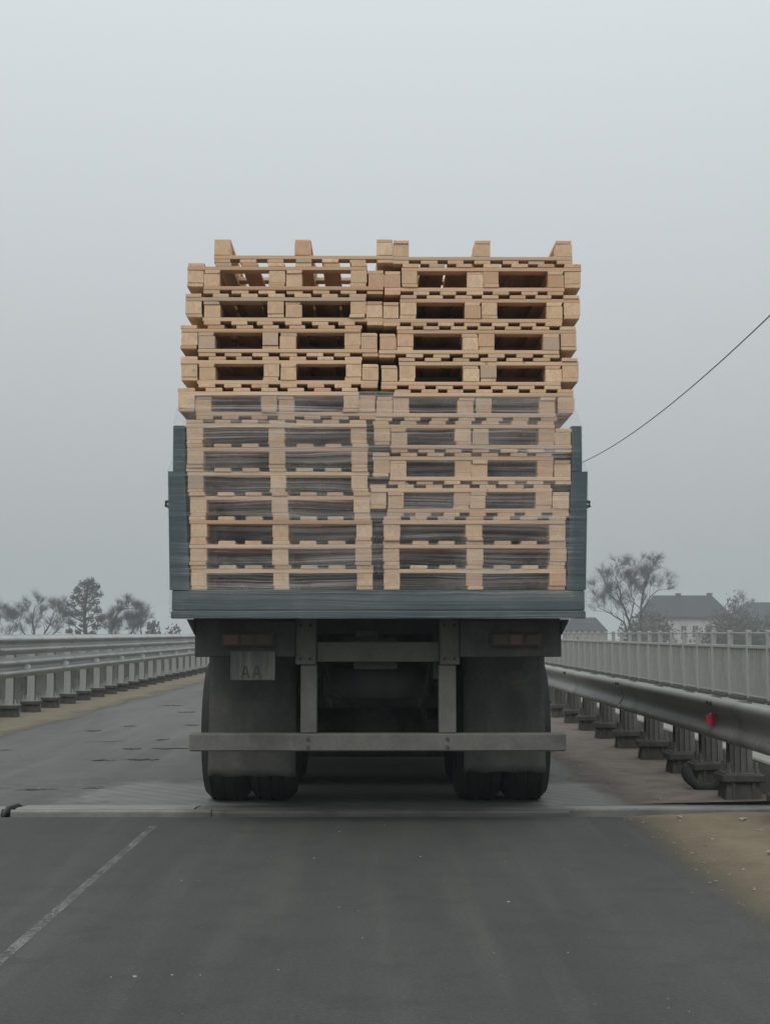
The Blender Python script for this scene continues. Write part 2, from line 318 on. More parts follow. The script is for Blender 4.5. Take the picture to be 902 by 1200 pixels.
# cracks and potholes in the bridge deck
def crack(x, y, ln, wd, sk=0.0):
    m = MB(); n = 15; up = []; lo = []
    for i in range(n+1):
        t = i/n; e = math.sin(math.pi*t)**0.6
        cx_ = x + (t-.5)*ln; cy_ = y + (t-.5)*sk + rng.uniform(-.05, .05)*wd/.08
        up.append((cx_, cy_ + wd*e*rng.uniform(.15, 1.1), 0.005)); lo.append((cx_, cy_ - wd*e*rng.uniform(.15, 1.1), 0.005))
    m.add(up + lo, [(i, i+1, n+2+i, n+1+i) for i in range(n)])
    m.build('crack', M['crack'], deck)
for x, y, ln, wd, sk in [(-2.62, 11.4, .34, .06, 0), (-2.2, 11.48, .16, .06, .05), (-2.59, 14.0, .24, .09, 0), (-2.25, 14.05, .38, .08, 0), (-2.55, 15.35, .22, .09, 0),
                         (-2.15, 15.4, .45, .07, 0), (-2.42, 16.7, .16, .1, 0.1), (-2.15, 17.7, .10, .14, 0.3), (-2.03, 18.6, .16, .16, .9), (-2.42, 19.3, .2, .1, 0),
                         (-1.88, 19.8, .22, .12, .2), (-3.2, 19.1, .2, .1, 0), (-2.0, 21.5, .25, .14, .1), (-3.6, 13.0, .5, .02, 0.02), (-3.2, 11.5, .8, .015, 0), (-3.9, 15.2, .3, .05, .05), (-3.0, 16.4, .5, .03, 0.2), (-3.5, 18.2, .25, .08, 0), (-2.9, 22.5, .3, .14, .1), (-3.4, 24.5, .4, .12, 0)]: crack(x, y, ln, wd, sk)

# expansion joint across the carriageway
ej = tag(empty('expansion_joint', (0, 10, 0)), 'steel expansion joint laid across the road under the rear of the truck', 'expansion joint')
def ej_part(name, mt, fn):
    m = MB(); fn(m); o = m.build(name, mt, ej); o.location = (0, -10, 0); return o
lip = lambda y, z, r: [(y + r*math.cos(t), z + r*0.8*math.sin(t)) for t in [math.pi*k/6 for k in range(7)]] + [(y - r, -0.09), (y + r, -0.09)]
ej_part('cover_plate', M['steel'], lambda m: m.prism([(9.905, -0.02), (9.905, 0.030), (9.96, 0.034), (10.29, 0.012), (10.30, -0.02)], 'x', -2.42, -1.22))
ej_part('cover_plate', M['grime_shade_steel'], lambda m: m.prism([(9.92, -0.02), (9.92, 0.022), (9.97, 0.026), (10.29, 0.010), (10.30, -0.02)], 'x', -1.215, 1.30))
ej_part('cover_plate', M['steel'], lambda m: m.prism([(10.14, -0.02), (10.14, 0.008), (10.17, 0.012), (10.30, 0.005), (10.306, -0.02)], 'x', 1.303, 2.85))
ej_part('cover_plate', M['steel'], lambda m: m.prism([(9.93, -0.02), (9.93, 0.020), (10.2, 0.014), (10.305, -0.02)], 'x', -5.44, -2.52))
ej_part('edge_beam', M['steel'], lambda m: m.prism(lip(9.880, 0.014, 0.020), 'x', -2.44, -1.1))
ej_part('edge_beam', M['grime_shade_steel'], lambda m: m.prism(lip(9.885, 0.006, 0.020), 'x', -1.095, 1.30))
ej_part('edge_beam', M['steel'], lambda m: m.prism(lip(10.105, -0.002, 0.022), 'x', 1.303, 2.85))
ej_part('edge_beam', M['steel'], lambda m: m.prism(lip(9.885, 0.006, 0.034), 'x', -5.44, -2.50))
ej_part('bracket', M['chassis'], lambda m: m.tube([(-2.485, 9.84, 0.005), (-2.475, 9.93, 0.028), (-2.45, 10.08, 0.03), (-2.44, 10.2, 0.005)], [0.016, 0.02, 0.02, 0.012], 6))
ej_part('rubber_seal', M['black'], lambda m: m.prism([(9.725, -0.09), (9.725, -0.02), (9.78, -0.035), (9.828, -0.018), (9.828, -0.09)], 'x', -5.44, 2.85))

# pale chips scattered on the asphalt
m = MB()
def chip(x, y, s, z=0.0):
    bm = bmesh.new(); bmesh.ops.create_icosphere(bm, subdivisions=1, radius=s)
    for v in bm.verts: v.co *= rng.uniform(.6, 1.2); v.co.z = v.co.z*.4
    bm.verts.index_update(); m.add([(v.co.x+x, v.co.y+y, v.co.z+z+s*.25) for v in bm.verts], [[q_.index for q_ in f.verts] for f in bm.faces]); bm.free()
for x, y, s in [(-.33, 7.95, .017), (.245, 8.0, .016), (.60, 6.66, .02), (.73, 5.62, .013), (-.85, 5.25, .02), (-.93, 5.24, .012), (-.72, 5.27, .012), (-.62, 5.27, .01),
                (-.16, 6.55, .011), (-.05, 5.9, .011), (.45, 5.62, .008), (-.95, 7.25, .012), (-.35, 5.35, .01), (-.22, 9.0, .015), (-.28, 9.45, .014), (.06, 9.3, .01)]: chip(x, y, s*.45)
for k in range(60): chip(rng.uniform(-4.2, 1.6), rng.uniform(4.6, 9.5), rng.uniform(.0015, .004))
for k in range(90): chip(rng.uniform(-4.6, 2.4), rng.uniform(10.5, 22), rng.uniform(.003, .009))
for k in range(50): chip(rng.uniform(1.75, 2.75), rng.uniform(5.5, 18), rng.uniform(.004, .014), 0.015)
for k in range(140): chip(rng.uniform(1.6, 2.8), rng.uniform(5.8, 9.6), rng.uniform(.003, .010), 0.012)
for x, y, s in [(2.12, 7.92, .025), (2.32, 9.3, .03), (1.95, 9.45, .02), (2.3, 8.8, .02), (2.62, 9.4, .05)]: chip(x, y, s, 0.03)
tag(m.build('gravel', M['stone']), 'scattered pale chips and grit lying on the road', None, None, 'stuff')

# ------------------------------------------------------------------ guard rails
W = [(0, 0), (.012, .018), (.066, .05), (.080, .07), (.080, .085), (.066, .105), (.014, .132), (.008, .155), (.014, .178), (.066, .205), (.080, .225), (.080, .24), (.066, .26), (.012, .292), (0, .31)]
W2 = [(0, 0), (.04, .004), (.072, .02), (.082, .045), (.074, .075), (.046, .11), (.034, .145), (.042, .19), (.072, .225), (.092, .258), (.092, .282), (.078, .302), (.045, .312), (0, .308)]
def wbeam(side, x, z, sc, y0, y1, W=W):      # closed thin profile; side +1 bulges towards +x
    front = [(x + side*d, z + h*sc) for d, h in W]; back = [(x + side*(d-0.005), z + h*sc) for d, h in W]
    m = MB(); n = len(W)
    ys = [y0, y1]
    for i in range(n-1):
        (a0, a1), (b0, b1) = front[i], front[i+1]; (c0, c1), (d0, d1) = back[i], back[i+1]
        m.add([(a0, y0, a1), (b0, y0, b1), (b0, y1, b1), (a0, y1, a1)], [(0, 1, 2, 3)]); m.add([(c0, y0, c1), (d0, y0, d1), (d0, y1, d1), (c0, y1, c1)], [(3, 2, 1, 0)])
    for i in (0, n-1):
        m.add([(front[i][0], y0, front[i][1]), (back[i][0], y0, back[i][1]), (back[i][0], y1, back[i][1]), (front[i][0], y1, front[i][1])], [(0, 1, 2, 3)])
    bm = bmesh.new(); me = m.mesh('beam', M['galv']); bm.from_mesh(me); bmesh.ops.remove_doubles(bm, verts=bm.verts[:], dist=1e-5); bmesh.ops.recalc_face_normals(bm, faces=bm.faces[:]); bm.to_mesh(me); bm.free()
    return me
def post_mesh(h, fw, mt):             # I-section post with a foot plate and four bolts
    m = MB()
    if fw > .07:
        for rx in (-.045, .0, .045): m.box(rx-.006, rx+.006, -.075, -.056, .012, h*.8)
    m.box(-fw, fw, -.055, -.047, .012, h); m.box(-fw, fw, .047, .055, .012, h); m.box(-.004, .004, -.047, .047, .012, h)
    m.box(-.13, .13, -.12, .12, 0, .012)
    for bx in (-.1, .1):
        for by in (-.09, .09): m.tube([(bx, by, .012), (bx, by, .085)], .012, 6); m.tube([(bx, by, .012), (bx, by, .035)], .022, 6)
    return m.mesh('post', mt)
def base_mesh(h, w_, mt):
    m = MB(); a, b = w_*.5, w_*.43
    m.add([(-a, -a, 0), (a, -a, 0), (a, a, 0), (-a, a, 0), (-b, -b, h*.72), (b, -b, h*.72), (b, b, h*.72), (-b, b, h*.72)],
          [(3, 2, 1, 0), (0, 1, 5, 4), (1, 2, 6, 5), (2, 3, 7, 6), (3, 0, 4, 7), (4, 5, 6, 7)])
    m.bbox(-a*1.14, a*1.14, -a*1.14, a*1.14, h*.725, h, .008)
    for sx_ in (-1, 1): m.box(sx_*b*.6-.012, sx_*b*.6+.012, -a*1.02, -b*.9, 0.0, h*.72)
    return m.mesh('base_block', mt)

gl = tag(empty('guard_rail', (-5.2, 20, 0)), 'double-height pale steel guard rail along the left edge of the road', 'guard rail')
gr = tag(empty('guard_rail', (2.62, 10, 0)), 'single low steel guard rail with red reflector along the right edge of the road', 'guard rail')
pl, bl = post_mesh(.98, .055, M['post']), base_mesh(.19, .25, M['base'])
pr, br = post_mesh(.52, .082, M['post_dark']), base_mesh(.2, .27, M['base'])
def rail_posts(root, x, ys, pm, bm_, bh, spacer_z, spm):
    for y in ys:
        b = link('base_block', bm_, root, (x - root.location.x, y - root.location.y + rng.uniform(-.03, .03), 0)); b.rotation_euler = (rng.uniform(-.02, .02), rng.uniform(-.02, .02), rng.uniform(-.06, .06))
        p = link('post', pm, root, (x - root.location.x, y - root.location.y, bh - 0.003)); p.rotation_euler = (rng.uniform(-.015, .015), rng.uniform(-.01, .01), 0)
        for z in spacer_z:
            link('spacer', spm, p, (0, 0, z - bh))
sm = MB(); sm.box(.062, .125, -.05, .05, -.06, .06); spl = sm.mesh('spacer', M['galv'])
sm = MB(); sm.box(-.09, -.062, -.05, .05, -.06, .06); spr = sm.mesh('spacer', M['post_dark'])
rail_posts(gl, -5.2, [16.95 + 1.3*k for k in range(46)], pl, bl, .19, (.74, 1.06), spl)
rail_posts(gr, 2.63, [8.0, 9.2, 10.6, 11.5, 12.5] + [13.84 + 1.375*k for k in range(20)], pr, br, .2, (.60,), spr)
bolts = MB()
bolts.tube([(-.001, 0, 0), (.012, 0, 0)], .014, 6)
bolt_m = bolts.mesh('bolt', M['galv'])
mb = [wbeam(1, -5.075, .585, .92, 0, 3.90), wbeam(1, -5.075, .905, .92, 0, 3.90)]
for k in range(16):
    for i in range(2):
        o = link('beam', mb[i], gl, (5.2-5.2 + (k % 2)*.004, 15.6 + 3.9*k - 20 - .01, 0)); o.location.x = (k % 2)*.004
        for z in (.66, .80) if i == 0 else (.98, 1.12):
            for dy in (-.06, .06): link('bolt', bolt_m, gl, (-5.06 + .07 + 5.2, 15.6 + 3.9*k - 20 + dy, z))
for o in gl.children:
    if o.name.startswith('beam'): o.location.x += 5.2
mrb = wbeam(-1, 2.535, .43, .98, 0, 4.08, W2); mrb.polygons.foreach_set('use_smooth', [True]*len(mrb.polygons)); mrb.materials.clear(); mrb.materials.append(M['rail_dark'])
bolts = MB()
bolts.tube([(-.012, 0, 0), (.001, 0, 0)], .015, 6)
bolt_r = bolts.mesh('bolt', M['black'])
for k in range(8):
    link('beam', mrb, gr, (-2.62 + (k % 2)*.009, 6.62 + 4.08*k - 10, 0))
    for dy in (-.06, .06): link('bolt', bolt_r, gr, (2.447 - 2.62, 6.62 + 4.08*k - 10 + dy, .70))
m = MB(); m.prism([(0, -.055), (.10, -.02), (.10, .02), (0, .055)], 'y', -.03, .008); tri = m.mesh('reflector', M['reflector'])
for k in range(20): link('reflector', tri, gl, (.135, 16.95 + .2 + 2.6*k - 20 + 1.3, .727))
m = MB(); m.prism([(-.015, -.045), (-.085, -.03), (-.085, .03), (-.015, .045)], 'y', -.012, .012)
m.bbox(-.055, -.045, -.045, .045, -.045, .045, .004)
red = m.build('reflector', M['red_ref'], gr); red.location = (2.515 - 2.62, 10.75 - 10, .578); red['label'] = 'square red reflector in the rail trough'

# torn rubber lump by the second base block
m = MB(); ring = []
for k in range(17):
    t = math.pi*(0.93 + 0.95*k/16); ring.append((2.53 + .16*math.cos(t), 11.16 - .04*math.cos(t), .185 + .15*math.sin(t)))
m.tube(ring, [.012, .028] + [.042 + .006*math.sin(k*1.3) for k in range(13)] + [.03, .012], 8)
tag(m.build('tyre_fragment', M['tyre'], None, True), 'curved scrap of black tyre leaning at the foot of a rail post', 'tyre scrap')

# ------------------------------------------------------------------ railing fences at the bridge edge
def fence(label, x, y0, n, z0, z1, zmid, step=1.05, bars=9):
    root = tag(empty('railing_fence', (x, y0, z0)), label, 'fence')
    pm = MB(); pm.bbox(-.034, .034, -.04, .04, 0, z1 - z0 + .012, .012); pm.box(-.05, .05, -.06, .06, 0, .012); pmesh = pm.mesh('post', M['fence'])
    pk = MB()
    for k in range(bars):
        yy = (k+1)*step/(bars+1); pk.box(-.018, .018, yy-.018, yy+.018, .09, zmid - z0 - .012)
    pkm = pk.mesh('picket_bars', M['bars'])
    rl = MB(); rl.bbox(-.03, .03, .041, step-.041, zmid-z0-.022, zmid-z0+.022, .006); rmid = rl.mesh('middle_rail', M['fence'])
    rl = MB(); rl.bbox(-.02, .02, .041, step-.041, .06, .09, .005); rbot = rl.mesh('bottom_rail', M['fence'])
    rl = MB(); rl.tube([(0, 0, z1-z0-.03), (0, step, z1-z0-.03)], .011, 6); rtop = rl.mesh('handrail', M['fence'], True)
    rl = MB(); rl.bbox(-.07, .03, .10, step-.10, 0, .055, .008); rpl = rl.mesh('dark_gap_strip', M['base'])  # added strip, paints in the dark gap under the bottom rail
    for k in range(n):
        link('dark_gap_strip', rpl, root, (0, step*k, 0)); p = link('post', pmesh, root, (0, step*k, 0))
        link('middle_rail', rmid, root, (0, step*k, 0)); link('bottom_rail', rbot, root, (0, step*k, 0)); link('handrail', rtop, root, (0, step*k, 0))
        tag(link('picket_bars', pkm, root, (0, step*k, 0)), kind='stuff')
    return root
fence('grey metal railing with upright bars along the right-hand walkway', 5.2, 14.0, 62, .27, 1.24, 1.02)
fence('grey metal railing beyond the left-hand guard rail', -7.9, 20.0, 60, .57, 1.12, 1.0)

# ------------------------------------------------------------------ truck
T = tag(empty('flatbed_truck', (0, 10.75, 0)), 'dusty teal flatbed truck seen from behind, loaded high with wooden pallets', 'truck')
def tp(name, mt, fn, parent=None, smooth=False):
    m = MB(); fn(m); o = m.build(name, mt, parent or T, smooth)
    if parent is None: o.location = (0, -10.75, 0)
    return o
tp('bed_floor', M['teal'], lambda m: m.box(-1.2, 1.23, 8.86, 14.95, 1.34, 1.468))
rb = tp('rear_beam', M['teal'], lambda m: (m.bbox(-1.228, 1.262, 8.77, 8.858, 1.345, 1.469, .008), m.bbox(-1.232, 1.266, 8.762, 8.85, 1.298, 1.3445, .006)))
def side(sx, xo, xi_lo, xi_hi, xeo, xei):
    def cp(m):
        a, b = 8.766, 8.86
        m.add([(xo*.985, a, 1.47), (xi_lo, a, 1.47), (xi_hi, a, 2.19), (xo, a, 2.19), (xo*.985, b, 1.47), (xi_lo, b, 1.47), (xi_hi, b, 2.19), (xo, b, 2.19)],
              [(0, 1, 2, 3), (7, 6, 5, 4), (0, 4, 5, 1), (1, 5, 6, 2), (2, 6, 7, 3), (3, 7, 4, 0)])
    p = tp('corner_post', M['teal'], cp)
    lo, hi = sorted((xo - sx*.015, xo - sx*.06))
    sb = tp('side_board', M['teal'], lambda m: m.bbox(lo, hi, 8.862, 14.95, 1.47, 2.185, .006))
    for k in range(9):
        a, b = sorted((xo - sx*.015, xo + sx*.012)); tp('rib', M['teal'], lambda m: m.bbox(a, b, 9.3 + .66*k, 9.37 + .66*k, 1.48, 2.17, .004), sb)
    a, b = sorted((xeo, xei)); tp('extension_post', M['teal'], lambda m: m.bbox(a, b, 8.775, 8.86, 2.191, 2.472, .005))
    a, b = sorted((xeo - sx*.005, xeo - sx*.04))
    for z0, z1 in ((2.192, 2.325), (2.335, 2.468)): tp('extension_board', M['teal'], lambda m: m.bbox(a, b, 8.862, 14.95, z0, z1, .005))
    tp('latch', M['chassis'], lambda m: m.tube([(xo - sx*.01, 8.80, 2.01), (xo + sx*.016, 8.80, 2.005), (xo + sx*.016, 8.80, 1.985), (xo - sx*.01, 8.80, 1.975)], .011, 6))
side(-1, -1.259, -1.122, -1.160, -1.232, -1.160)
side(1, 1.288, 1.155, 1.192, 1.256, 1.192)
tp('front_board', M['teal'], lambda m: m.bbox(-1.2, 1.23, 14.955, 15.02, 1.47, 2.7, .008))
for x in (-.42, .42): tp('chassis_rail', M['chassis'], lambda m: m.prism([(x-.05, 0.92), (x+.05, .92), (x+.05, 1.20), (x-.05, 1.20)], 'y', 9.30, 17.2))
for k in range(9): tp('cross_bearer', M['chassis'], lambda m: m.box(-1.18, 1.2, 9.45 + .66*k, 9.55 + .66*k, 1.205, 1.338))
# rear light beam, underrun frame
for x0, x1, s_ in ((-1.13, -.505, -1), (.53, 1.163, 1)):
    tp('light_beam', M['flap'], lambda m: m.bbox(x0, x1, 9.12, 9.2, 1.062, 1.29, .006))
    xx = x0 if s_ < 0 else x1; tp('gusset', M['chassis'], lambda m: m.prism([(xx + s_*.001, 1.20), (xx + s_*.05, 1.297), (xx + s_*.001, 1.297)], 'y', 9.1, 9.16))
for x0, x1, lab in ((-.955, -.635, 'dirt-caked left tail lamp'), (.722, 1.03, 'dusty red right tail lamp')):
    lp = tp('tail_lamp', M['lamp'], lambda m: m.bbox(x0, x1, 9.07, 9.118, 1.125, 1.215, .01)); lp['label'] = lab
    for k in range(3):
        lx = x0 + .018 + k*(x1-x0-.02)/3; tp('lens', M['lens'] if k == (1 if x0 > 0 else 0) else M['lamp'], lambda m: (m.bbox(lx, lx + (x1-x0)/3-.022, 9.060, 9.0695, 1.138, 1.202, .003)), lp)
pt = tp('number_plate', M['plate'], lambda m: m.bbox(-.902, -.625, 9.085, 9.093, .918, 1.098, .003)); pt['label'] = 'mud-covered two-line number plate'
tp('plate_bracket', M['chassis'], lambda m: m.box(-.86, -.66, 9.094, 9.13, .95, 1.12))
def letter_a(m, x, z, w_, h, t):
    y0, y1 = 9.0835, 9.0848
    for s_ in (-1, 1):
        m.prism([(x + s_*w_/2, z), (x + s_*(w_/2 - t), z), (x + s_*.0005, z + h - t*.9), (x + s_*.0005, z + h), (x + s_*t*.45, z + h)], 'y', y0, y1)
    m.prism([(x - w_*.27, z + h*.26), (x + w_*.27, z + h*.26), (x + w_*.2, z + h*.26 + t*.8), (x - w_*.2, z + h*.26 + t*.8)], 'y', y0 - .0002, y1)
for x in (-.808, -.738): tp('lettering', M['ink'], lambda m: letter_a(m, x, .932, .058, .078, .014), pt)
for x0, x1, a0, a1 in ((-.503, -.374, -.470, -.368), (.404, .529, .397, .506)):
    tp('frame_post', M['frame'], lambda m: m.bbox(x0, x1, 9.16, 9.29, 1.013, 1.297, .006))
    tp('underrun_post', M['frame'], lambda m: m.bbox(a0, a1, 9.18, 9.28, .584, 1.012, .006))
for bx, bz in ((-.47, 1.26), (-.41, 1.26), (-.47, 1.05), (-.41, 1.05), (.435, 1.26), (.495, 1.26), (.435, 1.05), (.495, 1.05)):
    tp('bolt', M['chassis'], lambda m: m.tube([(bx, 9.148, bz), (bx, 9.1595, bz)], .011, 6))
for bx in (-.42, .45):
    for dz in (.503, .553): tp('bolt', M['chassis'], lambda m: m.tube([(bx, 9.143, dz), (bx, 9.1545, dz)], .011, 6))
tp('cross_member', M['frame'], lambda m: m.bbox(-.373, .403, 9.20, 9.29, 1.03, 1.155, .006))
tp('underrun_bar', M['frame'], lambda m: m.bbox(-1.163, 1.192, 9.155, 9.275, .474, .583, .008))
tp('air_tank', M['chassis'], lambda m: m.tube([(-.3, 9.6, 1.12), (.05, 9.6, 1.12)], .10, 14))
tp('tow_hitch', M['chassis'], lambda m: (m.bbox(-.14, .14, 9.295, 9.40, .98, 1.18, .01), m.bbox(-.13, .02, 9.24, 9.30, 1.185, 1.23, .01)))
# mud flaps
for x0, x1, zb in ((-1.118, -.533, .258), (.592, 1.138, .285)):
    def fl(m):
        n = 14; vs_ = []; fs = []
        for j in range(n+1):
            for i in range(n+1):
                x = x0 + (x1-x0)*i/n; z = zb + (1.10-zb)*j/n
                y = 9.80 + .03*math.sin((z-zb)*2.6) + .012*math.sin(i*.9 + j*.2)*(1-j/n)
                vs_.append((x, y, z + .006*math.sin(i*1.3)*(j == 0)))
        k2 = len(vs_); vs_ += [(x, y+.012, z) for x, y, z in vs_]
        for j in range(n):
            for i in range(n):
                k = j*(n+1)+i; q4 = (k, k+1, k+n+2, k+n+1); fs.append(q4); fs.append(tuple(k2+c for c in q4[::-1]))
        for i in range(n): fs.append((i+1, i, k2+i, k2+i+1))
        for j in range(n):
            a = j*(n+1); fs.append((a, a+n+1, k2+a+n+1, k2+a)); a += n; fs.append((a+n+1, a, k2+a, k2+a+n+1))
        m.add(vs_, fs)
    tp('mud_flap', M['flap'], fl, None, True)
    tp('flap_bracket', M['chassis'], lambda m: m.box(x0-.02, x1+.02, 9.79, 9.90, 1.101, 1.15))
# wheels
tw, tr = .325, .525
hw = tw/2
prof = [(-hw*.80, .30), (-hw*.96, .34), (-hw, .42), (-hw*.97, .47), (-hw*.84, tr-.034), (-hw*.68, tr-.006)]
for gx in (-.55, -.02, .5):
    prof += [(hw*(gx-.07), tr), (hw*(gx-.05), tr-.009), (hw*(gx+.05), tr-.009), (hw*(gx+.07), tr)]
prof += [(hw*.68, tr-.006), (hw*.84, tr-.034), (hw*.97, .47), (hw, .42), (hw*.96, .34), (hw*.80, .30)]
mt_ = MB(); mt_.lathe_x(prof, (0, 0, 0), 64); tyre_me = mt_.mesh('tyre', M['tyre'], False)
mr_ = MB(); mr_.lathe_x([(-hw*.8, .302), (-hw*.6, .27), (-hw*.2, .24), (hw*.1, .10), (hw*.3, .0)], (0, 0, 0), 32); rim_me = mr_.mesh('rim', M['chassis'], True)
def wheel(x, y, flip=False):
    wv_ = link('wheel', tyre_me, T, (x, y - 10.75, tr - .004)); wv_['label'] = 'dusty black truck wheel'
    rm = link('rim', rim_me, wv_)
    if flip: rm.scale = (-1, 1, 1)
for y in (10.76, 12.12):
    for x, fp in ((-1.07, False), (-.735, True), (.735, False), (1.07, True)): wheel(x + .005, y, fp)
for x, fp in ((-1.02, False), (1.02, True)): wheel(x, 16.1, fp)
for y in (10.76, 12.12):
    tp('axle', M['chassis'], lambda m: m.tube([(-.58, y, .52), (-.3, y, .52), (-.18, y, .52), (.18, y, .52), (.3, y, .52), (.58, y, .52)], [.07, .075, .17, .17, .075, .07], 14))
    tp('differential', M['chassis'], lambda m: m.tube([(0, y-.30, .52), (0, y-.24, .52), (0, y-.1, .52), (0, y+.3, .55)], [.06, .16, .21, .09], 14))
    for x in (-.5, .5): tp('leaf_spring', M['chassis'], lambda m: [m.box(x-.045, x+.045, y-.55+.09*k, y+.55-.09*k, .80-.02*k, .817-.02*k) for k in range(6)])
tp('shade_apron', M['flap'], lambda m: m.bbox(-1.12, 1.12, 13.2, 13.22, .10, 1.2, .004))  # added sheet that stops light from ahead reaching the road under the bed
for x in (-1.19, 1.17): tp('shade_side_panel', M['flap'], lambda m: m.bbox(x, x + .02, 12.75, 14.9, .30, 1.25, .004))  # added side panels, keep side light off the road under the bed
tp('brake_hose', M['black'], lambda m: m.tube([(-.33, 9.35, 1.03), (-.27, 9.4, .82), (-.12, 9.6, .72), (.05, 10.0, .66), (.1, 10.4, .6)], .012, 6), None, True)
tp('brake_hose', M['black'], lambda m: m.tube([(.35, 9.33, 1.03), (.30, 9.4, .74), (.34, 9.8, .62), (.42, 10.4, .58)], .012, 6), None, True)
tp('spare_wheel', M['tyre'], lambda m: m.tube([(0, 9.72, 1.0), (0, 9.72, .98), (0, 9.72, .80), (0, 9.72, .78)], [.30, .345, .345, .30], 24), None, True)
tp('tank', M['chassis'], lambda m: m.tube([(-.34, 10.2, .86), (-.30, 10.2, .86), (.30, 10.2, .86), (.34, 10.2, .86)], [.12, .17, .17, .12], 16))
tp('fuel_tank', M['chassis'], lambda m: m.bbox(-1.1, -.55, 13.6, 14.7, .45, 1.0, .08))
cb = tp('cab', M['teal'], lambda m: m.prism([(15.15, .75), (17.25, .75), (17.32, 1.5), (17.0, 2.55), (15.15, 2.6)], 'x', -1.15, 1.15))
tp('windscreen', M['pane'], lambda m: m.prism([(17.325, 1.52), (17.335, 1.52), (17.055, 2.40), (17.045, 2.40)], 'x', -1.0, 1.0), cb)

# ------------------------------------------------------------------ pallets
PW, PD = 1.10, 1.20; HR, HB, HS, HD = .022, .079, .024, .023; PH = HR+HB+HS+HD
def variants(name, dx, dy, dz, mt, n=5):
    out = []
    for k in range(n):
        m = MB(); j = lambda a: rng.uniform(-a, a)
        m.bbox(-dx/2 + j(.003), dx/2 + j(.003), j(.004), dy + j(.004), -dz/2 + j(.0008), dz/2 - .0005, .0025)
        if rng.random() < .5:            # a worn or waney corner
            c = rng.choice(m.v); m.v = [tuple(p[i] + (0.006 if c[i] < p[i]+1e-4 and c[i] < 0 else 0)*(abs(p[0]-c[0])+abs(p[2]-c[2]) < .004)*(i != 1) for i in range(3)) for p in m.v]
        out.append(m.mesh(name, mt))
    return out
V = {'runner': variants('runner', .098, PD, HR, M['wood_y']), 'block': variants('block', .099, .14, HB, M['wood_b'], 7),
     'stringer': variants('stringer', PW, .10, HS, M['wood_x'], 6), 'deck_board': variants('deck_board', .099, PD, HD, M['wood_y'], 6)}
def pallet_parts():
    out = []
    for x in (-.5, 0, .5):
        out.append(('runner', x, 0, HR/2))
        for y in (.001, .53, PD-.141): out.append(('block', x, y, HR + HB/2))
    for y in (.0, .55, PD-.10): out.append(('stringer', 0, y, HR+HB+HS/2))
    for k in range(7): out.append(('deck_board', -.5 + k/6, 0, HR+HB+HS+HD/2))
    return out
PP = pallet_parts()
def pallet(x, y, z, label, inverted=False, yaw=0.0):
    root = tag(empty('wooden_pallet', (x, y, z)), label, 'pallet', 'pallets in the rear row of the load'); root.rotation_euler = (0, 0, yaw)
    for nm, px, py, pz in PP:
        if inverted: pz = PH - pz
        j = .004 if nm in ('deck_board', 'block') else .002
        o = link(nm, rng.choice(V[nm]), root, (px + rng.uniform(-j, j)*1.5, py + rng.uniform(0, .006), pz))
        o.rotation_euler = (0, 0, rng.uniform(-.006, .006) if nm in ('deck_board', 'runner') else rng.uniform(-.03, .03) if nm == 'block' else rng.uniform(-.002, .002))
        if inverted: o.rotation_euler.y = math.pi
    return root
ORD = ['lowest', 'second', 'third', 'fourth', 'fifth', 'sixth', 'seventh', 'eighth']
Y0 = 8.762; Z0 = 1.4715
plan = []     # (x centre, z, label, inverted)
z = Z0
for k in range(7):
    x = -1.116 - .037*k/6 + rng.uniform(-.006, .006)
    plan.append((x + PW/2, z, ('lowest' if k == 0 else ORD[k] + ' from bottom') + ' upright pallet of the left stack, under clear film', False)); z += PH
for k, x in enumerate([-1.202, -1.189, -1.191, -1.162, -1.157]):
    film = 'film-covered' if k == 0 else 'bare'
    plan.append((x + .105 + PW/2, z, 'lower, upturned pallet of the %s interlocked pair up the left stack, %s' % (ORD[k], film), True))
    plan.append((x + PW/2, z + HD + HS, 'upper pallet of the %s interlocked pair up the left stack, %s' % (ORD[k], film), False)); z += PH + HD + HS
plan.append((-.995 + PW/2, z, 'topmost upturned pallet of the left stack with blocks pointing up', True))
z = Z0
for k in range(3):
    plan.append((.046 + PW/2 + rng.uniform(-.004, .008), z, ('lowest' if k == 0 else ORD[k] + ' from bottom') + ' upright pallet of the right stack, under clear film', False)); z += PH
for k, (x, s) in enumerate([(-.033, 1), (-.018, 1), (-.013, 1), (.109, -1), (.138, -1), (.13, -1), (.151, -1), (.162, -1)]):
    film = 'film-covered' if k < 4 else 'bare'
    plan.append((x + s*.105 + PW/2, z, 'lower, upturned pallet of the %s interlocked pair up the right stack, %s' % (ORD[k], film), True))
    plan.append((x + PW/2, z + HD + HS, 'upper pallet of the %s interlocked pair up the right stack, %s' % (ORD[k], film), False)); z += PH + HD + HS
plan.append((.109 + PW/2, z, 'topmost upturned pallet of the right stack with blocks pointing up', True))
for x, z, lab, inv in plan: pallet(x, Y0 + rng.uniform(0, .012), z, lab, inv, rng.uniform(-.004, .004))
